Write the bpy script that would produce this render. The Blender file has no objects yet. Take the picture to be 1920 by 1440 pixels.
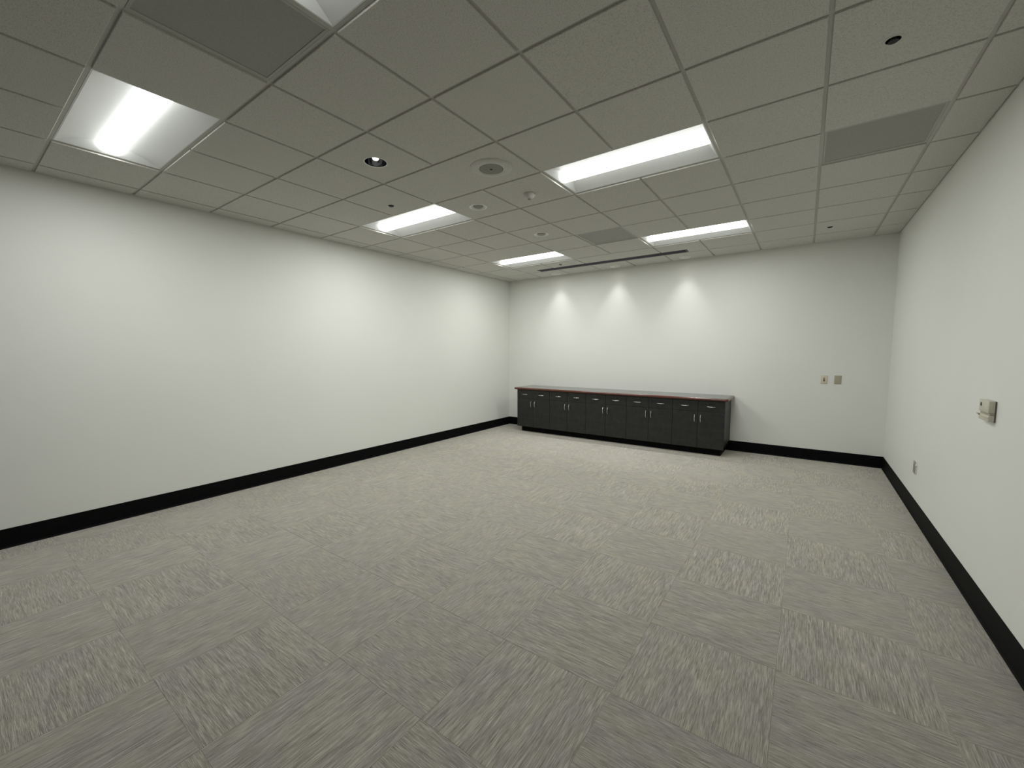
import bpy, bmesh, math, random
from mathutils import Matrix, Vector

# ------------------------------------------------------------------ scene, camera, light level
SC = bpy.context.scene
COL = SC.collection
T = 0.6096                      # ceiling module (two feet)
H = 4.9108 * T                  # ceiling height above the carpet
XL, XR = -5.3746 * T, 4.4114 * T
YB, YF = 8.8549 * T, -3.85 * T

cam_data = bpy.data.cameras.new('camera')
cam = bpy.data.objects.new('camera', cam_data)
COL.objects.link(cam)
SC.camera = cam
cam_data.sensor_width = 36.0
cam_data.sensor_fit = 'HORIZONTAL'
cam_data.lens = 774.59 * 36.0 / 1920.0
cam_data.shift_x = 15.79 / 1920.0
cam_data.shift_y = 5.14 / 1920.0
cam_data.clip_start = 0.02
yaw, pitch, roll = 0.6297, -0.0850, -0.0044
F = Vector((-math.sin(yaw) * math.cos(pitch), math.cos(yaw) * math.cos(pitch), math.sin(pitch)))
R0 = Vector((math.cos(yaw), math.sin(yaw), 0.0))
U0 = R0.cross(F)
R = math.cos(roll) * R0 + math.sin(roll) * U0
U = -math.sin(roll) * R0 + math.cos(roll) * U0
M = Matrix((R, U, -F)).transposed().to_4x4()
M.translation = Vector((2.9598 * T, -2.9279 * T, H - 2.3775 * T))
cam.matrix_world = M

world = bpy.data.worlds.new('world')
SC.world = world
world.use_nodes = True
world.node_tree.nodes['Background'].inputs['Color'].default_value = (0.02, 0.02, 0.02, 1)
world.node_tree.nodes['Background'].inputs['Strength'].default_value = 0.1

SC.view_settings.view_transform = 'Standard'
SC.view_settings.look = 'None'
SC.view_settings.gamma = 1.0
SC.view_settings.use_curve_mapping = False
SC.view_settings.exposure = 0.0

LENS_STRENGTH = 4.6             # glow of the acrylic lens of each ceiling troffer
LENS_COLOR = (0.985, 1.0, 0.965)
TROFFER_WATTS = 26.0            # downward light of each troffer's lamp board
TROFFER_SPREAD = 180.0
WASH_WATTS = (24.0, 2.6, 85.0)    # wall flood, spill and floor core of each wall washer above the sideboard

# ------------------------------------------------------------------ helpers
def tag(o, label=None, cat=None, group=None, kind=None):
    if label: o['label'] = label
    if cat: o['category'] = cat
    if group: o['group'] = group
    if kind: o['kind'] = kind
    return o

def empty(name, loc=(0, 0, 0), rot=(0, 0, 0)):
    o = bpy.data.objects.new(name, None)
    o.empty_display_size = 0.1
    COL.objects.link(o)
    o.location = loc
    o.rotation_euler = rot
    return o

def link_mesh(name, me, parent=None, loc=(0, 0, 0), rot=(0, 0, 0)):
    o = bpy.data.objects.new(name, me)
    COL.objects.link(o)
    o.location = loc
    o.rotation_euler = rot
    if parent: o.parent = parent
    return o

def obj(name, bm, mat, parent=None, loc=(0, 0, 0), rot=(0, 0, 0), smooth=False):
    bmesh.ops.recalc_face_normals(bm, faces=bm.faces)
    me = bpy.data.meshes.new(name)
    bm.to_mesh(me)
    bm.free()
    if mat: me.materials.append(mat)
    if smooth:
        for p in me.polygons: p.use_smooth = True
        try: me.set_sharp_from_angle(angle=math.radians(35))
        except Exception: pass
    return link_mesh(name, me, parent, loc, rot)

def new(): return bmesh.new()

def box(bm, x0, x1, y0, y1, z0, z1, bev=0.0, seg=1):
    r = bmesh.ops.create_cube(bm, size=1.0)
    vs = r['verts']
    for v in vs:
        v.co = Vector(((x0 + x1) / 2 + v.co.x * (x1 - x0), (y0 + y1) / 2 + v.co.y * (y1 - y0), (z0 + z1) / 2 + v.co.z * (z1 - z0)))
    if bev > 0:
        es = list({e for v in vs for e in v.link_edges})
        bmesh.ops.bevel(bm, geom=es, offset=bev, offset_type='OFFSET', segments=seg, profile=0.5, affect='EDGES')
    return bm

def lathe(bm, prof, n=32, close=False):
    rings = []
    for r, z in prof:
        if r < 1e-6: rings.append([bm.verts.new((0, 0, z))])
        else: rings.append([bm.verts.new((r * math.cos(2 * math.pi * k / n), r * math.sin(2 * math.pi * k / n), z)) for k in range(n)])
    pairs = list(zip(rings[:-1], rings[1:]))
    if close: pairs.append((rings[-1], rings[0]))
    for a, b in pairs:
        for k in range(n):
            k2 = (k + 1) % n
            if len(a) == 1 and len(b) == 1: continue
            if len(a) == 1: bm.faces.new((a[0], b[k], b[k2]))
            elif len(b) == 1: bm.faces.new((a[k], b[0], a[k2]))
            else: bm.faces.new((a[k], b[k], b[k2], a[k2]))
    return bm

def tube(bm, pts, r, n=8, squash=None):
    pts = [Vector(p) for p in pts]
    rings = []
    for i, p in enumerate(pts):
        d = (pts[min(i + 1, len(pts) - 1)] - pts[max(i - 1, 0)]).normalized()
        a = d.cross(Vector((0, 0, 1)))
        if a.length < 0.05: a = d.cross(Vector((0, 1, 0)))
        a.normalize()
        b = d.cross(a)
        rr = r[i] if isinstance(r, (list, tuple)) else r
        rings.append([bm.verts.new(p + rr * (math.cos(2 * math.pi * k / n) * a + math.sin(2 * math.pi * k / n) * b)) for k in range(n)])
    for a, b in zip(rings[:-1], rings[1:]):
        for k in range(n):
            bm.faces.new((a[k], a[(k + 1) % n], b[(k + 1) % n], b[k]))
    bm.faces.new(rings[0][::-1])
    bm.faces.new(rings[-1])
    return bm

# ------------------------------------------------------------------ materials
def mat(name, color=(0.8, 0.8, 0.8), rough=0.5, metal=0.0, spec=0.5):
    m = bpy.data.materials.new(name)
    m.use_nodes = True
    b = m.node_tree.nodes['Principled BSDF']
    b.inputs['Base Color'].default_value = (*color, 1)
    b.inputs['Roughness'].default_value = rough
    b.inputs['Metallic'].default_value = metal
    b.inputs['Specular IOR Level'].default_value = spec
    return m

class N:
    def __init__(s, m):
        s.t = m.node_tree
        s.b = s.t.nodes['Principled BSDF']
    def n(s, kind, **kw):
        x = s.t.nodes.new(kind)
        for k, v in kw.items():
            if hasattr(x, k): setattr(x, k, v)
            else: x.inputs[k].default_value = v
        return x
    def l(s, a, b): s.t.links.new(a, b)
    def ramp(s, fac, stops):
        r = s.n('ShaderNodeValToRGB')
        el = r.color_ramp.elements
        while len(el) < len(stops): el.new(0.5)
        for e, (p, c) in zip(el, stops):
            e.position = p
            e.color = (*c, 1) if len(c) == 3 else c
        s.l(fac, r.inputs['Fac'])
        return r
    def noise(s, vec, scale, detail=2.0, rough=0.5):
        x = s.n('ShaderNodeTexNoise')
        x.inputs['Scale'].default_value = scale
        x.inputs['Detail'].default_value = detail
        x.inputs['Roughness'].default_value = rough
        s.l(vec, x.inputs['Vector'])
        return x
    def mapping(s, vec, scale=(1, 1, 1), loc=None):
        x = s.n('ShaderNodeMapping')
        x.inputs['Scale'].default_value = scale
        s.l(vec, x.inputs['Vector'])
        if loc is not None: s.l(loc, x.inputs['Location'])
        return x
    def mix(s, fac, a, b, mode='MIX'):
        x = s.n('ShaderNodeMix', data_type='RGBA', blend_type=mode)
        for i, v in ((0, fac), (6, a), (7, b)):
            if isinstance(v, (int, float)): x.inputs[i].default_value = v
            elif isinstance(v, tuple): x.inputs[i].default_value = (*v, 1)
            else: s.l(v, x.inputs[i])
        return x.outputs[2]
    def bump(s, h, strength, dist):
        x = s.n('ShaderNodeBump')
        x.inputs['Strength'].default_value = strength
        x.inputs['Distance'].default_value = dist
        s.l(h, x.inputs['Height'])
        s.l(x.outputs[0], s.b.inputs['Normal'])

def m_wall():
    m = mat('eggshell_paint', (0.80, 0.805, 0.765), 0.55, spec=0.3)
    g = N(m)
    co = g.n('ShaderNodeTexCoord').outputs['Object']
    n1 = g.noise(co, 1.3, 3)
    c = g.ramp(n1.outputs['Fac'], [(0.3, (0.79, 0.795, 0.755)), (0.7, (0.81, 0.815, 0.777))])
    g.l(c.outputs[0], g.b.inputs['Base Color'])
    n2 = g.noise(co, 260, 2)
    g.bump(n2.outputs['Fac'], 0.12, 0.002)
    return m

def m_carpet():
    m = mat('carpet_pile', (0.25, 0.24, 0.21), 0.95, spec=0.05)
    g = N(m)
    co = g.n('ShaderNodeTexCoord').outputs['Object']
    info = g.n('ShaderNodeObjectInfo').outputs['Random']
    mul = g.n('ShaderNodeMath', operation='MULTIPLY')
    mul.inputs[1].default_value = 37.0
    g.l(info, mul.inputs[0])
    cmb = g.n('ShaderNodeCombineXYZ')
    for k in range(3): g.l(mul.outputs[0], cmb.inputs[k])
    # long tufted streaks along the tile's own pile direction (local x)
    v1 = g.mapping(co, (13.0, 360.0, 1.0), cmb.outputs[0])
    s1 = g.noise(v1.outputs[0], 1.0, 3, 0.55)
    v2 = g.mapping(co, (24.0, 800.0, 1.0), cmb.outputs[0])
    s2 = g.noise(v2.outputs[0], 1.0, 2, 0.6)
    v3 = g.mapping(co, (5.0, 9.0, 1.0), cmb.outputs[0])
    s3 = g.noise(v3.outputs[0], 1.0, 2, 0.5)
    r1 = g.ramp(s1.outputs['Fac'], [(0.30, (0.205, 0.197, 0.175)), (0.50, (0.312, 0.301, 0.266)), (0.70, (0.425, 0.411, 0.364))])
    r2 = g.ramp(s2.outputs['Fac'], [(0.28, (0.58, 0.58, 0.58)), (0.5, (0.98, 0.98, 0.98)), (0.74, (1.26, 1.26, 1.26))])
    v4 = g.mapping(co, (8.0, 110.0, 1.0), cmb.outputs[0])
    s4 = g.noise(v4.outputs[0], 1.0, 2, 0.5)
    r4 = g.ramp(s4.outputs['Fac'], [(0.30, (0.90, 0.90, 0.90)), (0.5, (1.08, 1.08, 1.08)), (0.70, (1.26, 1.26, 1.26))])
    c = g.mix(0.85, r1.outputs[0], r2.outputs[0], 'MULTIPLY')
    c = g.mix(1.0, c, r4.outputs[0], 'MULTIPLY')
    r3 = g.ramp(s3.outputs['Fac'], [(0.40, (1.01, 1.0, 0.96)), (0.62, (0.955, 0.945, 0.975))])
    c = g.mix(1.0, c, r3.outputs[0], 'MULTIPLY')
    g.l(c, g.b.inputs['Base Color'])
    hh = g.n('ShaderNodeMath', operation='ADD')
    g.l(s1.outputs['Fac'], hh.inputs[0])
    g.l(s2.outputs['Fac'], hh.inputs[1])
    g.bump(hh.outputs[0], 0.6, 0.004)
    g.b.inputs['Sheen Weight'].default_value = 0.6
    g.b.inputs['Sheen Roughness'].default_value = 0.3
    g.b.inputs['Sheen Tint'].default_value = (1.0, 0.98, 0.92, 1)
    fuzz = g.n('ShaderNodeBsdfSheen')            # fibre tips catch light at grazing views
    fuzz.inputs['Roughness'].default_value = 0.42
    g.l(g.mix(1.0, c, (1.9, 1.88, 1.86), 'MULTIPLY'), fuzz.inputs['Color'])
    add = g.n('ShaderNodeAddShader')
    g.l(g.b.outputs[0], add.inputs[0])
    g.l(fuzz.outputs[0], add.inputs[1])
    g.l(add.outputs[0], g.t.nodes['Material Output'].inputs['Surface'])
    return m

def m_ceiling_tile():
    m = mat('mineral_fibre_tile', (0.62, 0.61, 0.56), 0.9, spec=0.1)
    g = N(m)
    co = g.n('ShaderNodeTexCoord').outputs['Object']
    info = g.n('ShaderNodeObjectInfo').outputs['Random']
    mul = g.n('ShaderNodeMath', operation='MULTIPLY')
    mul.inputs[1].default_value = 53.0
    g.l(info, mul.inputs[0])
    cmb = g.n('ShaderNodeCombineXYZ')
    for k in range(3): g.l(mul.outputs[0], cmb.inputs[k])
    v = g.mapping(co, (1, 1, 1), cmb.outputs[0])
    fine = g.noise(v.outputs[0], 170, 2, 0.6)
    patch = g.noise(v.outputs[0], 9, 2, 0.5)
    pit = g.n('ShaderNodeTexVoronoi', feature='F1')
    pit.inputs['Scale'].default_value = 62
    pit.inputs['Randomness'].default_value = 1.0
    g.l(v.outputs[0], pit.inputs['Vector'])
    base = g.ramp(fine.outputs['Fac'], [(0.34, (0.50, 0.49, 0.45)), (0.48, (0.63, 0.62, 0.575)), (0.7, (0.66, 0.65, 0.605))])
    pr = g.ramp(pit.outputs['Distance'], [(0.07, (0.28, 0.28, 0.26)), (0.13, (1, 1, 1))])
    pm = g.ramp(patch.outputs['Fac'], [(0.46, (0, 0, 0)), (0.60, (1, 1, 1))])
    c = g.mix(pm.outputs[0], base.outputs[0], g.mix(1.0, base.outputs[0], pr.outputs[0], 'MULTIPLY'))
    g.l(c, g.b.inputs['Base Color'])
    g.bump(fine.outputs['Fac'], 0.35, 0.002)
    return m

def m_laminate(name, dark, light, rough):
    m = mat(name, dark, rough, spec=0.45)
    g = N(m)
    co = g.n('ShaderNodeTexCoord').outputs['Object']
    n1 = g.noise(co, 14, 5, 0.65)
    c = g.ramp(n1.outputs['Fac'], [(0.32, dark), (0.70, light)])
    g.l(c.outputs[0], g.b.inputs['Base Color'])
    n2 = g.noise(co, 60, 2)
    rr = g.ramp(n2.outputs['Fac'], [(0.3, (rough - 0.06,) * 3), (0.7, (rough + 0.06,) * 3)])
    g.l(rr.outputs[0], g.b.inputs['Roughness'])
    return m

def m_wood():
    m = mat('mahogany_edge', (0.16, 0.035, 0.02), 0.22, spec=0.6)
    g = N(m)
    co = g.n('ShaderNodeTexCoord').outputs['Object']
    v = g.mapping(co, (3.0, 40.0, 60.0))
    n1 = g.noise(v.outputs[0], 1.0, 4, 0.6)
    c = g.ramp(n1.outputs['Fac'], [(0.3, (0.055, 0.016, 0.010)), (0.7, (0.135, 0.042, 0.026))])
    g.l(c.outputs[0], g.b.inputs['Base Color'])
    return m

def m_emit(name, color, strength):
    m = mat(name, (0.9, 0.9, 0.9), 0.4)
    b = m.node_tree.nodes['Principled BSDF']
    b.inputs['Emission Color'].default_value = (*color, 1)
    b.inputs['Emission Strength'].default_value = strength
    return m

def m_perforated():
    m = mat('perforated_steel', (0.52, 0.51, 0.475), 0.55, spec=0.3)
    g = N(m)
    co = g.n('ShaderNodeTexCoord').outputs['Object']
    n1 = g.noise(co, 140, 1)
    hole = g.ramp(n1.outputs['Fac'], [(0.3, (0.33,) * 3), (0.7, (0.39,) * 3)])   # open area of the fine perforation
    tr = g.n('ShaderNodeBsdfTransparent')
    mx = g.n('ShaderNodeMixShader')
    out = g.t.nodes['Material Output']
    g.l(hole.outputs[0], mx.inputs[0])
    g.l(g.b.outputs[0], mx.inputs[1])
    g.l(tr.outputs[0], mx.inputs[2])
    g.l(mx.outputs[0], out.inputs['Surface'])
    return m

def m_rubber():
    m = mat('black_rubber_base', (0.003, 0.003, 0.004), 0.6, spec=0.10)
    g = N(m)
    co = g.n('ShaderNodeTexCoord').outputs['Object']
    n1 = g.noise(co, 30, 3)
    c = g.ramp(n1.outputs['Fac'], [(0.35, (0.0018, 0.0018, 0.0024)), (0.75, (0.0038, 0.0038, 0.0045))])
    g.l(c.outputs[0], g.b.inputs['Base Color'])
    return m

def m_metal(name, c0, c1, rough):
    m = mat(name, c0, rough, 1.0)
    g = N(m)
    co = g.n('ShaderNodeTexCoord').outputs['Object']
    n1 = g.noise(co, 90, 2)
    c = g.ramp(n1.outputs['Fac'], [(0.3, c0), (0.7, c1)])
    g.l(c.outputs[0], g.b.inputs['Base Color'])
    return m

def m_plastic(name, c0, rough=0.4, var=0.06):
    m = mat(name, c0, rough, spec=0.4)
    g = N(m)
    co = g.n('ShaderNodeTexCoord').outputs['Object']
    n1 = g.noise(co, 45, 3)
    lo = tuple(x * (1 - var) for x in c0)
    hi = tuple(min(1, x * (1 + var)) for x in c0)
    c = g.ramp(n1.outputs['Fac'], [(0.3, lo), (0.7, hi)])
    g.l(c.outputs[0], g.b.inputs['Base Color'])
    return m

WALL = m_wall()
CARPET = m_carpet()
TILE = m_ceiling_tile()
DARK_WALL = m_plastic('darkened_unseen_wall', (0.07, 0.07, 0.068), 0.9)  # invented dark finish for the unseen front wall, cuts bounce at the near end
TEE = m_plastic('grid_enamel', (0.50, 0.49, 0.45), 0.5, 0.03)
SLAB = m_plastic('concrete_slab', (0.18, 0.18, 0.17), 0.9)
RUBBER = m_rubber()
TROFFER = m_plastic('troffer_white_enamel', (0.80, 0.82, 0.81), 0.45, 0.01)
LENS = m_emit('lit_acrylic_lens', LENS_COLOR, LENS_STRENGTH)
LAMPGLOW = m_emit('halogen_lamp_face', (1.0, 0.96, 0.88), 6.0)
CAB = m_laminate('charcoal_laminate', (0.009, 0.0097, 0.0093), (0.025, 0.026, 0.0245), 0.45)
TOP = m_laminate('grey_green_laminate', (0.060, 0.068, 0.064), (0.085, 0.095, 0.089), 0.12)
WOOD = m_wood()
NICKEL = m_metal('brushed_nickel', (0.62, 0.61, 0.58), (0.74, 0.73, 0.70), 0.28)
MIRROR = m_metal('black_specular_reflector', (0.30, 0.30, 0.32), (0.34, 0.34, 0.36), 0.07)
WHITE = m_plastic('white_trim_enamel', (0.86, 0.86, 0.83), 0.35, 0.02)
GREY = m_plastic('grey_speaker_cloth', (0.30, 0.30, 0.27), 0.9)
PALE = m_plastic('pale_grey_trim', (0.60, 0.59, 0.55), 0.6, 0.03)
BLACK = m_plastic('matt_black', (0.008, 0.008, 0.010), 0.6)
SLOT = m_plastic('dark_violet_grey_vane', (0.135, 0.125, 0.155), 0.45)
PERF = m_perforated()
PLEN = m_plastic('grey_plenum_steel', (0.40, 0.40, 0.38), 0.7)
CREAM = m_plastic('cream_plastic', (0.66, 0.61, 0.48), 0.4, 0.03)
OLIVE = m_plastic('olive_grey_plate', (0.40, 0.385, 0.285), 0.4, 0.03)
BEIGE = m_plastic('beige_plastic', (0.60, 0.58, 0.48), 0.45, 0.03)
BEIGE2 = m_plastic('darker_beige_plastic', (0.40, 0.38, 0.30), 0.45, 0.03)
SHADE = m_plastic('wall_gap_shade', (0.13, 0.12, 0.10), 0.5)
TAUPE = m_plastic('taupe_plate', (0.34, 0.32, 0.27), 0.4, 0.03)
BROWN = m_plastic('brown_slot', (0.10, 0.085, 0.05), 0.5)

# ------------------------------------------------------------------ walls
WT = 0.12
HT = H + 0.32
for nm, b4, lab in (
        ('wall_left', (XL - WT, XL, YF - WT, YB + WT), 'long plain off-white wall on the left'),
        ('wall_right', (XR, XR + WT, YF - WT, YB + WT), 'off-white wall on the right with the thermostat box'),
        ('wall_back', (XL, XR, YB, YB + WT), 'off-white far wall behind the sideboard'),
        ('wall_front', (XL, XR, YF - WT, YF), 'unseen wall behind the camera, made dark to dim the near end')):
    tag(obj(nm, box(new(), *b4, -0.02, HT), DARK_WALL if nm == 'wall_front' else WALL), lab, kind='structure')

CX0, CX1 = -4.392 * T, 1.500 * T         # sideboard front extent
CYF = 7.900 * T                          # door fronts

def baseboard(name, p0, p1, nrm, lab):
    """Rubber cove base: a thin sheet with a small toe that curls onto the carpet."""
    h = 0.155
    prof = [(0.0, 0.0), (0.014, 0.0), (0.013, 0.004), (0.008, 0.010), (0.0055, 0.020), (0.0050, h - 0.003), (0.003, h), (0.0, h)]
    bm = new()
    p0, p1, n = Vector((*p0, 0)), Vector((*p1, 0)), Vector((*nrm, 0))
    ra = [bm.verts.new(p0 + n * a + Vector((0, 0, z))) for a, z in prof]
    rb = [bm.verts.new(p1 + n * a + Vector((0, 0, z))) for a, z in prof]
    for k in range(len(prof)):
        k2 = (k + 1) % len(prof)
        bm.faces.new((ra[k], ra[k2], rb[k2], rb[k]))
    bm.faces.new(ra)
    bm.faces.new(rb[::-1])
    return tag(obj(name, bm, RUBBER), lab, kind='structure')

baseboard('baseboard_left', (XL, YF), (XL, YB), (1, 0), 'black rubber cove base along the left wall')
baseboard('baseboard_right', (XR, YF), (XR, YB), (-1, 0), 'black rubber cove base along the right wall')
baseboard('baseboard_back', (XL + 0.0048, YB), (CX0 + 0.050, YB), (0, -1), 'short black rubber base left of the sideboard')
baseboard('baseboard_back', (CX1 - 0.050, YB), (XR - 0.0048, YB), (0, -1), 'black rubber cove base right of the sideboard')
baseboard('baseboard_front', (XL + 0.014, YF), (XR - 0.014, YF), (0, 1), 'black rubber cove base behind the camera')

# ------------------------------------------------------------------ floor: slab and quarter-turned carpet tiles
floor = tag(obj('floor', box(new(), XL, XR, YF, YB, -0.10, -0.0065), SLAB), 'grey streaked carpet tile floor laid quarter-turned', kind='structure')
FS = 0.9813 * T
FX, FY = -0.0568 * T, -0.1433 * T

def slab_tile(x0, x1, y0, y1, zb, zt, gap, ch):
    """Flat tile with a chamfered rim at zt side (zt may lie above or below zb)."""
    bm = new()
    s = 1 if zt > zb else -1
    rings = []
    for d, z in ((gap, zb), (gap, zt - s * ch), (gap + ch, zt)):
        rings.append([bm.verts.new(p) for p in ((x0 + d, y0 + d, z), (x1 - d, y0 + d, z), (x1 - d, y1 - d, z), (x0 + d, y1 - d, z))])
    for a, b in zip(rings[:-1], rings[1:]):
        for k in range(4):
            bm.faces.new((a[k], a[(k + 1) % 4], b[(k + 1) % 4], b[k]))
    bm.faces.new(rings[0][::-1])
    bm.faces.new(rings[-1])
    return bm

full = None
i0, i1 = math.floor((XL - FX) / FS), math.ceil((XR - FX) / FS)
j0, j1 = math.floor((YF - FY) / FS), math.ceil((YB - FY) / FS)
for i in range(i0, i1):
    for j in range(j0, j1):
        cx, cy = FX + (i + 0.5) * FS, FY + (j + 0.5) * FS
        a, b = max(XL, cx - FS / 2) - cx, min(XR, cx + FS / 2) - cx
        c, d = max(YF, cy - FS / 2) - cy, min(YB, cy + FS / 2) - cy
        if b - a < 0.012 or d - c < 0.012: continue
        turn = (i + j) % 2 == 0               # pile runs along y
        rot = (0, 0, math.pi / 2 if turn else 0)
        whole = abs(b - a - FS) < 1e-6 and abs(d - c - FS) < 1e-6
        if whole and full:
            o = link_mesh('carpet_tile', full, floor, (cx, cy, 0), rot)
        else:
            ax, bx, ay, by = (c, d, -b, -a) if turn else (a, b, c, d)
            o = obj('carpet_tile', slab_tile(ax, bx, ay, by, -0.006, 0.0, 0.0002, 0.0007), CARPET, floor, (cx, cy, 0), rot)
            if whole: full = o.data

# ------------------------------------------------------------------ ceiling: deck, grid, lay-in tiles
ceiling = tag(obj('ceiling', box(new(), XL, XR, YF, YB, HT - 0.02, HT + 0.1), SLAB), 'suspended grid ceiling of speckled off-white lay-in tiles', kind='structure')
G = 0.0100            # grid face sits this much above the tile faces
HW = 0.012            # half width of a tee
ZG = H + G
LX, RX, BY, FYt = XL / T, XR / T, YB / T, YF / T
ROWS = range(-4, 9)
COLS = range(-6, 5)
SLX0, SLX1, SLY0, SLY1 = -3.545, 0.565, 7.690, 7.965          # slot diffuser
LIGHTS = [(-4, -2), (0, -2), (-4, 2), (0, 2), (-4, 6), (0, 6)]
GRILLES = [(3, 3), (-1, 5), (-1, -2)]
WIDE = [(-2, 1), (-4, 5), (-2, 7)]                              # two-module panels
ROUND_CUT = {}

def tee_mesh(length, along):
    bm = new()
    if along == 'y':
        box(bm, -HW, HW, 0, length, 0, 0.003, 0.0006)
        box(bm, -0.0015, 0.0015, 0, length, 0.003, 0.035)
    else:
        box(bm, 0, length, -HW, HW, 0.0002, 0.003, 0.0006)
        box(bm, 0, length, -0.0015, 0.0015, 0.003, 0.035)
    return bm

tee_cache = {}
def tee(name, x, y, length, along):
    key = (round(length, 4), along)
    if key in tee_cache:
        return link_mesh(name, tee_cache[key], ceiling, (x * T, y * T, ZG))
    o = obj(name, tee_mesh(length, along), TEE, ceiling, (x * T, y * T, ZG))
    tee_cache[key] = o.data
    return o

for i in (-4, -2, 0, 2, 4):
    if i in (-2, 0):
        tee('main_tee', i, FYt, (SLY0 - FYt) * T, 'y')
        tee('main_tee', i, 8 + HW / T, (BY - 8) * T - HW, 'y')
    else:
        tee('main_tee', i, FYt, (BY - FYt) * T, 'y')
for j in range(-3, 9):
    for a, b in ((LX, -4), (-4, -2), (-2, 0), (0, 2), (2, 4), (4, RX)):
        e0 = 0 if a == LX else HW
        e1 = 0 if b == RX else HW
        tee('cross_tee', a + e0 / T, j, (b - a) * T - e0 - e1, 'x')
for i in (-5, -3, -1, 1, 3):
    for j in ROWS:
        a, b = max(j, FYt), min(j + 1, BY)
        if (i - 1, j) in LIGHTS or (i - 1, j) in WIDE: continue
        if j == 7 and SLX0 < i < SLX1: b = SLY0
        e0 = 0 if a == FYt else HW
        e1 = 0 if b == BY else HW
        tee('cross_tee', i, a + e0 / T, (b - a) * T - e0 - e1, 'y')
# wall angle around the room
AW = 0.022
for x0, x1, y0, y1 in ((XL, XL + AW, YF, YB), (XR - AW, XR, YF, YB), (XL + AW, XR - AW, YB - AW, YB), (XL + AW, XR - AW, YF, YF + AW)):
    obj('wall_angle', box(new(), x0, x1, y0, y1, ZG - 0.0005, ZG + 0.002), TEE, ceiling)

def poly_tile(poly):
    """Tegular tile from a rectilinear counter-clockwise outline (metres, local): raised shoulder, bevel, face at z = 0."""
    bm = new()
    n = len(poly)
    def off(d):
        out = []
        for k in range(n):
            p, q, r = Vector(poly[k - 1]), Vector(poly[k]), Vector(poly[(k + 1) % n])
            e1, e2 = (q - p).normalized(), (r - q).normalized()
            out.append(q + d * Vector((-e1.y, e1.x)) + d * Vector((-e2.y, e2.x)))
        return out
    rings = []
    for d, z in ((0.0025, 0.018), (0.0025, G + 0.0032), (0.0100, G + 0.0032), (0.0104, 0.0024), (0.0125, 0.0)):
        rings.append([bm.verts.new((v.x, v.y, z)) for v in off(d)])
    for a, b in zip(rings[:-1], rings[1:]):
        for k in range(n):
            bm.faces.new((a[k], a[(k + 1) % n], b[(k + 1) % n], b[k]))
    bm.faces.new(rings[0][::-1])
    bm.faces.new(rings[-1])
    return bm

tile_cache = {}
def ceiling_tile(pts):
    """pts in modules"""
    cx = sum(p[0] for p in pts) / len(pts)
    cy = sum(p[1] for p in pts) / len(pts)
    loc = [((p[0] - cx) * T, (p[1] - cy) * T) for p in pts]
    key = tuple(round(v, 4) for p in loc for v in p)
    if key in tile_cache:
        return link_mesh('ceiling_tile', tile_cache[key], ceiling, (cx * T, cy * T, H))
    o = obj('ceiling_tile', poly_tile(loc), TILE, ceiling, (cx * T, cy * T, H))
    tile_cache[key] = o.data
    return o

def bored_tile(x0, x1, y0, y1, hx, hy, r, n=32):
    """Tile with a round hole for a recessed fitting (modules; hole radius in metres)."""
    cx, cy = (x0 + x1) / 2, (y0 + y1) / 2
    w, d = (x1 - x0) * T / 2, (y1 - y0) * T / 2
    ox, oy = (hx - cx) * T, (hy - cy) * T
    bm = poly_tile([(-w, -d), (w, -d), (w, d), (-w, d)])
    bm.faces.ensure_lookup_table()
    flats = [f for f in bm.faces if all(abs(v.co.z) < 1e-6 for v in f.verts) or all(abs(v.co.z - 0.018) < 1e-6 for v in f.verts)]
    rings = {}
    for f in flats:
        z = f.verts[0].co.z
        corners = [v for v in f.verts]
        bm.faces.remove(f)
        ring = [bm.verts.new((ox + r * math.cos(2 * math.pi * k / n), oy + r * math.sin(2 * math.pi * k / n), z)) for k in range(n)]
        rings[round(z, 4)] = ring
        corners.sort(key=lambda v: math.atan2(v.co.y - oy, v.co.x - ox))
        # join every corner to the quarter of the ring nearest to it
        q = n // 4
        for c in range(4):
            ang = math.atan2(corners[c].co.y - oy, corners[c].co.x - ox)
            mid = round(ang / (2 * math.pi) * n) % n
            corners[c].tag = True
            corners[c].index = mid
        mids = [round(math.atan2(v.co.y - oy, v.co.x - ox) / (2 * math.pi) * n) % n for v in corners]
        for c in range(4):
            a, b = mids[c], mids[(c + 1) % 4]
            span = (b - a) % n
            h1 = span // 2
            for s in range(span):
                k, k2 = (a + s) % n, (a + s + 1) % n
                top = corners[c] if s < h1 else corners[(c + 1) % 4]
                bm.faces.new((top, ring[k], ring[k2]))
            bm.faces.new((corners[c], ring[(a + h1) % n], corners[(c + 1) % 4]))
    a, b = rings[0.0], rings[0.018]
    for k in range(n):
        bm.faces.new((a[k], a[(k + 1) % n], b[(k + 1) % n], b[k]))
    return obj('ceiling_tile', bm, TILE, ceiling, (cx * T, cy * T, H))

# ceiling fittings: (column, row) of the tile, centre in modules, bore radius in metres
DOWN = (-1.52, 0.51)
RINGS = [(-1.52, 2.53), (-1.51, 4.54)]
WASH = [(-3.38, 8.555), (-1.50, 8.56), (0.36, 8.535)]
SPEAK = (-0.45, 1.50)
SPRINK = [(-2.615, 1.63), (-2.607, 7.40), (3.395, 1.591), (3.234, 7.461)]
for c, r in [(DOWN, 0.083), (RINGS[0], 0.076), (RINGS[1], 0.076)] + [(w, 0.072) for w in WASH] + [(s, 0.029) for s in SPRINK]:
    ROUND_CUT[(math.floor(c[0]), math.floor(c[1]))] = (c, r)

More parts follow.
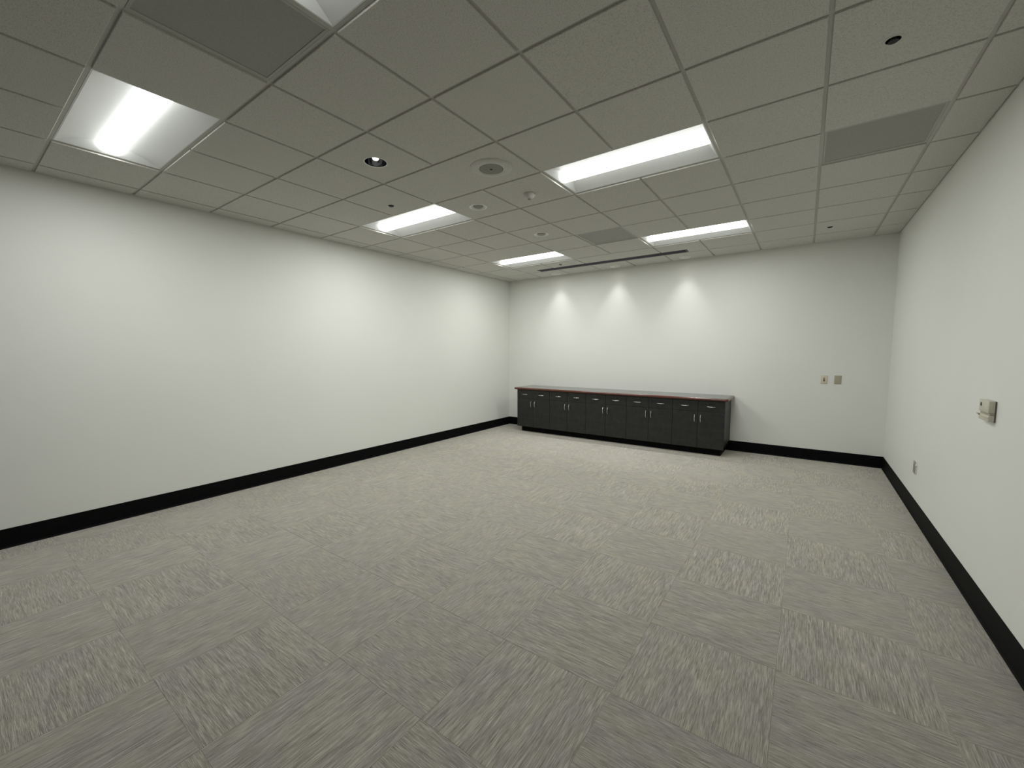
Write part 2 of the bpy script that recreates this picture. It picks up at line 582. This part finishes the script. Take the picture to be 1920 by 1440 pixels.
done = set()
for (i, j) in WIDE: done |= {(i, j), (i + 1, j)}
for (i, j) in LIGHTS: done |= {(i, j), (i + 1, j)}
for g_ in GRILLES: done.add(g_)
for i in COLS:
    for j in ROWS:
        if (i, j) in done: continue
        x0, x1 = max(i, LX), min(i + 1, RX)
        y0, y1 = max(j, FYt), min(j + 1, BY)
        if x1 - x0 < 0.05 or y1 - y0 < 0.05: continue
        if j == 7 and x1 > SLX0 and x0 < SLX1:
            if x0 < SLX0:
                ceiling_tile([(x0, 7), (x1, 7), (x1, SLY0), (SLX0, SLY0), (SLX0, 8), (x0, 8)])
            elif x1 > SLX1:
                ceiling_tile([(x0, 7), (x1, 7), (x1, 8), (SLX1, 8), (SLX1, SLY0), (x0, SLY0)])
            elif (i, j) in ROUND_CUT:
                (c, r) = ROUND_CUT[(i, j)]
                bored_tile(x0, x1, 7, SLY0, c[0], c[1], r)
            else:
                ceiling_tile([(x0, 7), (x1, 7), (x1, SLY0), (x0, SLY0)])
        elif (i, j) in ROUND_CUT:
            (c, r) = ROUND_CUT[(i, j)]
            bored_tile(x0, x1, y0, y1, c[0], c[1], r)
        else:
            ceiling_tile([(x0, y0), (x1, y0), (x1, y1), (x0, y1)])
ceiling_tile([(-2, 1), (0, 1), (0, 2), (-2, 2)])
ceiling_tile([(-4, 5), (-2, 5), (-2, 6), (-4, 6)])
ceiling_tile([(-2, 7), (0, 7), (0, SLY0), (-2, SLY0)])

# ------------------------------------------------------------------ recessed troffer lights
def make_troffer():
    root = empty('ceiling_light')
    hx, hy = T - HW - 0.001, T / 2 - HW - 0.001
    dep, lw, slope = 0.055, 0.072, 0.045
    zb = G + 0.0005
    # flange lying on the grid
    bm = new()
    fl = 0.008
    box(bm, -hx, hx, -hy, -hy + fl, zb - 0.0004, zb + 0.002)
    box(bm, -hx, hx, hy - fl, hy, zb - 0.0004, zb + 0.002)
    box(bm, -hx, -hx + fl, -hy + fl, hy - fl, zb - 0.0004, zb + 0.002)
    box(bm, hx - fl, hx, -hy + fl, hy - fl, zb - 0.0004, zb + 0.002)
    obj('flange', bm, TROFFER, root)
    # housing: closed sheet metal pan above
    bm = new()
    z1 = zb + 0.085
    v = [bm.verts.new((sx * hx, sy * hy, z)) for z in (zb + 0.002, z1) for sx, sy in ((-1, -1), (1, -1), (1, 1), (-1, 1))]
    for k in range(4): bm.faces.new((v[k], v[(k + 1) % 4], v[4 + (k + 1) % 4], v[4 + k]))
    bm.faces.new(v[4:8])
    obj('housing', bm, TROFFER, root)
    # curved reflectors, one on each side of the lens
    NS = 10
    def prof(t): return hy - fl - t * (hy - fl - lw + 0.002), zb + dep * math.sin(t * math.pi / 2)
    for s in (-1, 1):
        bm = new()
        prev = None
        for k in range(NS + 1):
            y, z = prof(k / NS)
            xe = hx - fl - slope * (z - zb) / dep
            cur = [bm.verts.new((-xe, s * y, z)), bm.verts.new((xe, s * y, z))]
            if prev: bm.faces.new((prev[0], prev[1], cur[1], cur[0]))
            prev = cur
        obj('reflector', bm, TROFFER, root, smooth=True)
    # sloping end plates following the reflector curve
    for s in (-1, 1):
        bm = new()
        top = [prof(k / NS) for k in range(NS + 1)]
        pts = [(y, z) for y, z in top] + [(-y, z) for y, z in top[::-1]]
        vs = [bm.verts.new((s * (hx - fl - slope * (z - zb) / dep), y, z)) for y, z in pts]
        bm.faces.new(vs)
        obj('end_plate', bm, TROFFER, root)
    # bulging acrylic lens with rounded ends
    bm = new()
    nx, ny = 28, 14
    Lx = hx - fl - 0.004
    zt, zl = zb + dep, H * 0 + 0.013
    rows = []
    for a in range(nx + 1):
        u = -1 + 2 * a / nx
        u = math.copysign(1 - (1 - abs(u)) ** 2.4, u)
        row = []
        for b in range(ny + 1):
            w = -math.cos(math.pi * b / ny)
            f = (1 - abs(w) ** 3.2) ** (1 / 3.2) if abs(w) < 1 else 0
            e = (1 - abs(u) ** 90) ** (1 / 6.0) if abs(u) < 1 else 0
            row.append(bm.verts.new((u * Lx, w * lw, zt - (zt - zl) * f * e)))
        rows.append(row)
    for a in range(nx):
        for b in range(ny):
            bm.faces.new((rows[a][b], rows[a + 1][b], rows[a + 1][b + 1], rows[a][b + 1]))
    obj('lens', bm, LENS, root, smooth=True)
    return root

DIM = {(0, -2): 0.22, (-4, -2): 0.82, (-4, 2): 1.04, (0, 2): 0.88, (-4, 6): 0.92, (0, 6): 0.80}     # dimmer levels, lowest by the camera

def lamp_board(root, level):
    ld = bpy.data.lights.new('lamp_board', 'AREA')
    ld.shape = 'RECTANGLE'
    ld.size, ld.size_y = 2 * T - 0.070, 0.128
    ld.energy = TROFFER_WATTS * level
    ld.color = LENS_COLOR
    ld.spread = math.radians(TROFFER_SPREAD)
    lo = bpy.data.objects.new('lamp_board', ld)
    COL.objects.link(lo)
    lo.parent = root
    lo.location = (0, 0, 0.0105)

def copy_tree(o, parent=None):
    c = o.copy()
    COL.objects.link(c)
    c.parent = parent
    for ch in list(o.children):
        if ch.type != 'LIGHT': copy_tree(ch, c)
    return c

LIGHT_LABELS = {
    (-4, -2): 'lit recessed troffer nearest the left wall, at the upper left',
    (0, -2): 'lit recessed troffer cut off by the top edge beside the dark grille',
    (-4, 2): 'lit recessed troffer between the tiny sprinkler and a white-ringed spotlight, middle of left row',
    (0, 2): 'largest fully visible lit troffer, right of the smoke detector',
    (-4, 6): 'farthest lit troffer in the left row, before the slot diffuser end',
    (0, 6): 'farthest lit troffer in the right row, beside the small grey grille'}
proto = None
for k, (i, j) in enumerate(LIGHTS):
    if proto is None:
        proto = make_troffer()
        o = proto
    else:
        o = copy_tree(proto)
    o.location = ((i + 1) * T, (j + 0.5) * T, H)
    lamp_board(o, DIM.get((i, j), 1.0))
    tag(o, LIGHT_LABELS[(i, j)], 'ceiling light', 'recessed ceiling troffers')

# ------------------------------------------------------------------ perforated return grilles
def make_grille():
    root = empty('air_grille')
    h = T / 2 - HW - 0.001
    z = G + 0.0005
    bm = new()
    f = 0.014
    for a in ((-h, h, -h, -h + f), (-h, h, h - f, h), (-h, -h + f, -h + f, h - f), (h - f, h, -h + f, h - f)):
        box(bm, *a, z - 0.001, z + 0.003, 0.0005)
    obj('frame', bm, PERFRIM, root)
    obj('perforated_face', box(new(), -h + f, h - f, -h + f, h - f, z + 0.0012, z + 0.0024), PERF, root)
    bm = new()
    z1 = z + 0.13
    v = [bm.verts.new((sx * h, sy * h, zz)) for zz in (z + 0.003, z1) for sx, sy in ((-1, -1), (1, -1), (1, 1), (-1, 1))]
    for k in range(4): bm.faces.new((v[k], v[(k + 1) % 4], v[4 + (k + 1) % 4], v[4 + k]))
    bm.faces.new(v[4:8])
    obj('plenum_box', bm, PLEN, root)
    bm = lathe(new(), [(0.155, z1 - 0.075), (0.155, z1 - 0.001), (0.150, z1 - 0.001), (0.150, z1 - 0.075)], 32, True)
    lathe(bm, [(0.0, z1 - 0.004), (0.150, z1 - 0.004)], 32)
    obj('duct_collar', bm, BLACK, root)
    return root
PERFRIM = m_plastic('grille_rim_grey', (0.44, 0.44, 0.41), 0.55, 0.03)
GR_LABELS = {(3, 3): 'grey perforated ceiling grille near the right wall with dark duct ring',
             (-1, 5): 'small distant grey perforated grille between the two far troffers',
             (-1, -2): 'dark perforated grille at the top left edge beside the cut-off troffer'}
proto = None
for (i, j) in GRILLES:
    if proto is None:
        proto = make_grille()
        o = proto
    else:
        o = copy_tree(proto)
    o.location = ((i + 0.5) * T, (j + 0.5) * T, H)
    tag(o, GR_LABELS[(i, j)], 'air grille', 'perforated air grilles')

# ------------------------------------------------------------------ linear slot diffuser by the far wall
root = tag(empty('slot_diffuser', ((SLX0 + SLX1) / 2 * T, (SLY0 + SLY1) / 2 * T, H)),
           'long dark slot air diffuser in the ceiling before the far wall', 'air diffuser')
hl, hw = (SLX1 - SLX0) / 2 * T, (SLY1 - SLY0) / 2 * T
bm = new()
e = 0.012
for a in ((-hl, hl, -hw, -hw + e), (-hl, hl, hw - e, hw), (-hl, -hl + e, -hw + e, hw - e), (hl - e, hl, -hw + e, hw - e)):
    box(bm, *a, 0.0, 0.06, 0.001)
obj('frame', bm, SLOT, root)
nb = 5
for k in range(nb):
    y = -hw + e + (k + 0.5) * (2 * hw - 2 * e) / nb
    obj('vane', box(new(), -hl + e, hl - e, -0.0125, 0.0125, -0.003, 0.003, 0.001), SLOT, root, (0, y, 0.008), (math.radians(20), 0, 0))
obj('back_pan', box(new(), -hl + e, hl - e, -hw + e, hw - e, 0.055, 0.060), BLACK, root)

# ------------------------------------------------------------------ round ceiling fittings
def at(c): return (c[0] * T, c[1] * T, H)

root = tag(empty('downlight', at(DOWN)), 'round downlight with shiny black mirror reflector and small bright lamp', 'downlight')
obj('trim_ring', lathe(new(), [(0.0815, 0.012), (0.0815, -0.0012), (0.084, -0.0022), (0.088, -0.0015), (0.0885, -0.0001), (0.0825, 0.0)], 40, True), WHITE, root, smooth=True)
obj('reflector', lathe(new(), [(0.0812, 0.0)] + [(0.0812 - 0.035 * (k / 10) ** 1.6, 0.12 * k / 10) for k in range(1, 11)], 40), MIRROR, root, smooth=True)
obj('lamp', lathe(new(), [(0.0, 0.036), (0.014, 0.038), (0.022, 0.044), (0.024, 0.054), (0.020, 0.080), (0.015, 0.110), (0.015, 0.123), (0.0, 0.124)], 24), LAMPGLOW, root, smooth=True)
obj('socket_cap', lathe(new(), [(0.0, 0.126), (0.05, 0.126), (0.05, 0.121)], 32), BLACK, root)

def make_ring():
    r = empty('recessed_spotlight')
    obj('trim_ring', lathe(new(), [(0.072, 0.010), (0.073, -0.001), (0.078, -0.004), (0.086, -0.0035), (0.0905, -0.0012), (0.091, -0.0001), (0.0745, 0.0)], 40, True), WHITE, r, smooth=True)
    obj('baffle', lathe(new(), [(0.0722, 0.0), (0.068, 0.006), (0.060, 0.012), (0.052, 0.014)], 40), WHITE, r, smooth=True)
    g = obj('lamp_grille', lathe(new(), [(0.052, 0.014), (0.050, 0.004), (0.044, 0.0005), (0.030, -0.001), (0.0, -0.0015)], 32), GREY, r, smooth=True)
    bm = new()
    for k in range(-4, 5):
        y = k * 0.010
        w = math.sqrt(max(0, 0.043 ** 2 - y * y))
        box(bm, -w, w, y - 0.0012, y + 0.0012, -0.0035, 0.001)
    obj('louver', bm, PALE, g)
    obj('can', lathe(new(), [(0.0735, 0.010), (0.0735, 0.060), (0.0, 0.060)], 32), BLACK, r)
    return r
p = make_ring()
p.location = at(RINGS[0])
tag(p, 'white-ringed recessed spotlight between the smoke detector and middle troffer', 'spotlight', 'white-ringed spotlights')
q_ = copy_tree(p)
q_.location = at(RINGS[1])
tag(q_, 'farther white-ringed recessed spotlight before the small distant grille', 'spotlight', 'white-ringed spotlights')

def make_wash():
    r = empty('wall_washer')
    obj('trim_ring', lathe(new(), [(0.0685, 0.014), (0.069, -0.001), (0.074, -0.004), (0.082, -0.0035), (0.087, -0.0012), (0.0875, -0.0001), (0.0705, 0.0)], 40, True), WHITE, r, smooth=True)
    obj('baffle', lathe(new(), [(0.0687, 0.0), (0.066, 0.020), (0.060, 0.045), (0.050, 0.062)], 40), NICKEL, r, smooth=True)
    obj('lamp', lathe(new(), [(0.0, 0.050), (0.030, 0.052), (0.043, 0.058), (0.047, 0.066), (0.0, 0.068)], 32), LAMPGLOW, r, smooth=True)
    obj('can', lathe(new(), [(0.0702, 0.012), (0.0702, 0.10), (0.0, 0.10)], 32), BLACK, r)
    return r
WLAB = ['leftmost of the three lit wall washers above the sideboard', 'middle of the three lit wall washers above the sideboard', 'rightmost of the three lit wall washers above the sideboard']
proto = None
for k, w in enumerate(WASH):
    if proto is None:
        proto = make_wash()
        o = proto
    else:
        o = copy_tree(proto)
    o.location = at(w)
    tag(o, WLAB[k], 'wall washer', 'wall washers over the sideboard')
    # flood lamp: bright core tipped slightly into the room, weaker spill that grazes the wall
    for nm, watts, half, tip in (('washer_beam', WASH_WATTS[0], 36, 6), ('washer_spill', WASH_WATTS[1], 38, 0), ('washer_core', WASH_WATTS[2], 23, 17)):
        ld = bpy.data.lights.new(nm, 'SPOT')
        ld.energy = watts
        ld.color = (0.98, 0.985, 1.0)
        ld.spot_size = math.radians(2 * half)
        ld.spot_blend = 1.0 if tip else 0.8
        ld.shadow_soft_size = 0.010
        lo = bpy.data.objects.new(nm, ld)
        COL.objects.link(lo)
        lo.parent = o
        lo.location = (0, 0, 0.046)
        lo.rotation_euler = (-math.radians(tip), 0, 0)

root = tag(empty('ceiling_speaker', at(SPEAK)), 'round ceiling speaker with dark grille centre in the wide tile', 'speaker')
obj('flange', lathe(new(), [(0.095, 0.0), (0.095, -0.010), (0.105, -0.013), (0.135, -0.012), (0.158, -0.008), (0.166, -0.003), (0.167, 0.0)], 56, True), PALE, root, smooth=True)
g_ = obj('grille', lathe(new(), [(0.0955, -0.004), (0.090, -0.0105), (0.060, -0.012), (0.0, -0.0125), (0.0, -0.001), (0.0955, -0.001)], 48), GREY, root, smooth=True)
obj('centre_screw', lathe(new(), [(0.011, -0.0124), (0.010, -0.0145), (0.0, -0.0150)], 16), BLACK, g_, smooth=True)

root = tag(empty('smoke_detector', at((-0.53, 2.55))), 'small white cone-shaped smoke detector beside the largest troffer', 'smoke detector')
obj('base', lathe(new(), [(0.0, 0.0), (0.057, 0.0), (0.057, -0.008), (0.054, -0.011), (0.0, -0.011)], 36), PALE, root, smooth=True)
obj('housing', lathe(new(), [(0.052, -0.0112), (0.050, -0.020), (0.036, -0.036), (0.022, -0.044), (0.0, -0.0445), (0.0, -0.0112)], 36), PALE, root, smooth=True)
obj('sensor_cap', lathe(new(), [(0.017, -0.0440), (0.016, -0.050), (0.012, -0.052), (0.0, -0.0522)], 24), GREY, root, smooth=True)

def make_sprinkler():
    r = empty('sprinkler_head')
    obj('escutcheon', lathe(new(), [(0.0285, 0.010), (0.0285, -0.001), (0.032, -0.0025), (0.039, -0.0014), (0.040, -0.0001), (0.0288, 0.0)], 28, True), PALE, r, smooth=True)
    obj('cup', lathe(new(), [(0.0284, 0.0), (0.027, 0.035), (0.0, 0.036)], 28), BLACK, r, smooth=True)
    obj('frame', lathe(new(), [(0.006, 0.034), (0.007, 0.012), (0.012, 0.008), (0.010, 0.0), (0.005, -0.006), (0.0, -0.006)], 16), BLACK, r, smooth=True)
    obj('deflector', lathe(new(), [(0.0, -0.006), (0.019, -0.006), (0.020, -0.008), (0.0, -0.009)], 20), BLACK, r)
    return r
SLAB_LABELS = ['tiny dark sprinkler just before the middle left troffer', 'small dark sprinkler beside the left end of the slot diffuser',
               'large dark sprinkler hole in the ceiling at the upper right', 'small dark sprinkler near the far right corner of the ceiling']
proto = None
for k, s in enumerate(SPRINK):
    if proto is None:
        proto = make_sprinkler()
        o = proto
    else:
        o = copy_tree(proto)
    o.location = at(s)
    tag(o, SLAB_LABELS[k], 'sprinkler', 'ceiling sprinklers')

# ------------------------------------------------------------------ sideboard: five base cabinets and a worktop
UW = (CX1 - CX0) / 5
Z0, ZD, ZT_ = 0.105, 0.648, 0.815
CYB = YB - 0.002
DT = 0.019

def handle_mesh(vert):
    L = 0.104
    bm = new()
    n = 10
    pts, rad = [], []
    pts.append((-L / 2, 0, 0)); rad.append(0.0042)
    for k in range(n + 1):
        u = -1 + 2 * k / n
        pts.append((u * L / 2, -0.010 - 0.014 * (1 - u * u), 0))
        rad.append(0.0042 + 0.0016 * (1 - u * u))
    pts.append((L / 2, 0, 0)); rad.append(0.0042)
    if vert: pts = [(z, y, x) for x, y, z in pts]
    tube(bm, pts, rad, 8)
    return bm

hme = {}
def handle(vert, parent, loc):
    if vert not in hme:
        o = obj('handle', handle_mesh(vert), NICKEL, parent, loc, smooth=True)
        hme[vert] = o.data
        return o
    return link_mesh('handle', hme[vert], parent, loc)

CAB_LABELS = ['charcoal double-door base cabinet at the left end of the sideboard', 'second charcoal base cabinet from the left end of the sideboard',
              'middle charcoal base cabinet of the sideboard', 'second charcoal base cabinet from the right end of the sideboard',
              'charcoal double-door base cabinet at the right end with exposed side panel']
for k in range(5):
    x0 = CX0 + k * UW
    root = empty('base_cabinet', (x0, CYF, 0))
    tag(root, CAB_LABELS[k], 'cabinet', 'sideboard base cabinets')
    w = UW
    d = CYB - CYF
    bm = new()
    zl = 0.158 if k == 0 else Z0
    zr = 0.158 if k == 4 else Z0
    box(bm, 0.0003, 0.018, DT + 0.001, d, zl, ZT_)
    box(bm, w - 0.018, w - 0.0003, DT + 0.001, d, zr, ZT_)
    box(bm, 0.018, w - 0.018, DT + 0.002, d - 0.020, Z0 + 0.001, Z0 + 0.019)
    box(bm, 0.018, w - 0.018, DT + 0.001, d, ZT_ - 0.018, ZT_)
    box(bm, 0.018, w - 0.018, d - 0.012, d, 0.160, ZT_ - 0.018)
    box(bm, 0.018, w - 0.018, DT + 0.001, DT + 0.02, ZD - 0.012, ZD + 0.012)
    box(bm, w / 2 - 0.012, w / 2 + 0.012, DT + 0.001, DT + 0.02, Z0 + 0.019, ZT_ - 0.018)
    obj('body', bm, CAB, root)
    inl = 0.052 if k == 0 else 0.0
    inr = 0.052 if k == 4 else 0.0
    obj('toe_kick', box(new(), inl + 0.0001, w - inr - 0.0001, 0.085, d, 0.0, Z0 + 0.0005), RUBBER, root)
    g = 0.0018
    for s in (0, 1):
        a, b = s * w / 2 + g, (s + 1) * w / 2 - g
        dr = obj('drawer', box(new(), a, b, 0, DT, ZD + g, ZT_ - 0.003, 0.0012), CAB, root)
        handle(False, dr, ((a + b) / 2, 0.0015, 0.727))
        do = obj('door', box(new(), a, b, 0, DT, Z0, ZD - g, 0.0012), CAB, root)
        hxp = w / 2 - 0.041 if s == 0 else w / 2 + 0.041
        handle(True, do, (hxp, 0.0015, 0.545))

# worktop with mahogany bullnose on the front and both ends
TX0, TX1 = -4.487 * T, 1.572 * T
TY0, TZ0, TZ1 = 7.836 * T, 0.8155, 0.8560
nz = 0.034
root = tag(empty('worktop', (TX0, TY0, 0)), 'long grey-green worktop with rounded red-brown wood edge on the sideboard', 'worktop')
w, d = TX1 - TX0, YB - 0.001 - TY0
obj('surface', box(new(), nz, w - nz, nz, d, TZ0, TZ1, 0.0008), TOP, root)
def nosing(pts):
    """Half-round edge swept along a path; pts = list of (x, y, outward)"""
    bm = new()
    hgt = TZ1 - TZ0
    sec = [(0.0, 0.0)] + [((nz - hgt / 2) + hgt / 2 * math.sin(a), hgt / 2 - hgt / 2 * math.cos(a)) for a in [math.pi * k / 10 for k in range(11)]] + [(0.0, hgt)]
    rings = [[bm.verts.new((x + ox * u, y + oy * u, TZ0 + v)) for u, v in sec] for x, y, ox, oy in pts]
    for a, b in zip(rings[:-1], rings[1:]):
        for k in range(len(sec)):
            k2 = (k + 1) % len(sec)
            bm.faces.new((a[k], a[k2], b[k2], b[k]))
    bm.faces.new(rings[0])
    bm.faces.new(rings[-1][::-1])
    return bm
arc = []
r_ = 0.0001
path = [(nz, d, -1, 0), (nz, nz, -1, 0)]
for k in range(1, 6):
    a = math.pi + (math.pi / 2) * k / 6
    path.append((nz, nz, math.cos(a), math.sin(a)))
path += [(nz, nz, 0, -1), (w - nz, nz, 0, -1)]
for k in range(1, 6):
    a = 1.5 * math.pi + (math.pi / 2) * k / 6
    path.append((w - nz, nz, math.cos(a), math.sin(a)))
path += [(w - nz, nz, 1, 0), (w - nz, d, 1, 0)]
o = obj('wood_edge', nosing(path), WOOD, root, smooth=True)
o['label'] = 'glossy red-brown wood bullnose edge'

# ------------------------------------------------------------------ plates on the far wall
def plate_back(name, x, z, m, lab, cat):
    r = tag(empty(name, (x * T, YB, z)), lab, cat)
    obj('plate', box(new(), -0.0365, 0.0365, -0.0065, -0.0002, -0.057, 0.057, 0.0022, 2), m, r, smooth=True)
    for s in (-1, 1):
        sc_ = obj('screw', lathe(new(), [(0.0, 0.0012), (0.0028, 0.0008), (0.0032, 0.0)], 12), m, r, (0, -0.0064, s * 0.030 if cat == 'light switch' else s * 0.042), (math.pi / 2, 0, 0))
    return r
r = plate_back('light_switch', 3.328, 1.141, CREAM, 'cream toggle switch plate on the far wall, left of the blank plate', 'light switch')
sl = obj('toggle_slot', box(new(), -0.0075, 0.0075, -0.0072, -0.0060, -0.025, 0.025, 0.0004), BROWN, r)
obj('toggle', box(new(), -0.0042, 0.0042, -0.018, -0.004, -0.004, 0.006, 0.0015), CREAM, sl, (0, 0, 0.004), (math.radians(-25), 0, 0))
plate_back('blank_plate', 3.570, 1.143, OLIVE, 'blank olive-grey cover plate on the far wall, right of the switch', 'wall plate')

# ------------------------------------------------------------------ thermostat box and outlet on the right wall
r = tag(empty('thermostat', (XR, 2.93 * T, 1.190)), 'beige thermostat box with dark round hole mounted on the right wall', 'thermostat')
def rb(name, y0, y1, z0, z1, d0, d1, m, par, bev=0.002):
    return obj(name, box(new(), -d1, -d0, y0, y1, z0, z1, bev, 2), m, par, smooth=True)
rb('gap_shade_plate', -0.078, 0.078, -0.058, 0.060, 0.0005, 0.007, SHADE, r, 0.001)  # coloured dark to stand for the shadow gap between cover and wall
up = rb('cover', -0.080, 0.080, -0.008, 0.062, 0.006, 0.032, BEIGE, r, 0.004)
obj('sensor_hole', lathe(new(), [(0.0, 0.0016), (0.010, 0.0014), (0.0125, 0.0)], 20), BLACK, up, (-0.0318, 0.044, 0.034), (0, -math.pi / 2, 0))
rb('groove', -0.078, 0.078, -0.020, -0.008, 0.006, 0.025, BEIGE2, r, 0.001)
lo = rb('lower_cover', -0.080, 0.082, -0.056, -0.020, 0.006, 0.030, BEIGE, r, 0.004)
rb('lever', 0.060, 0.096, -0.030, -0.022, 0.030, 0.036, BEIGE2, lo, 0.0015)
rb('lip', -0.080, 0.080, -0.034, -0.031, 0.029, 0.034, CREAM, lo, 0.001)

r = tag(empty('wall_outlet', (XR, 5.80 * T, 0.452)), 'small taupe outlet plate low on the right wall above the baseboard', 'outlet')
rb('box', -0.0350, 0.0350, -0.0560, 0.0560, 0.0003, 0.0100, WHITE, r, 0.002)
rb('plate', -0.0365, 0.0365, -0.0575, 0.0575, 0.0095, 0.0140, TAUPE, r, 0.002)
for s in (-1, 1):
    so = rb('socket', -0.017, 0.017, s * 0.020 - 0.014, s * 0.020 + 0.014, 0.0135, 0.0160, TAUPE, r, 0.001)
    for t in (-1, 1):
        rb('slot', t * 0.0063 - 0.001, t * 0.0063 + 0.001, s * 0.020 - 0.002, s * 0.020 + 0.007, 0.0155, 0.0163, BLACK, so, 0.0)
rb('cord_clip', -0.052, -0.0345, 0.016, 0.034, 0.0003, 0.012, WHITE, r, 0.003)
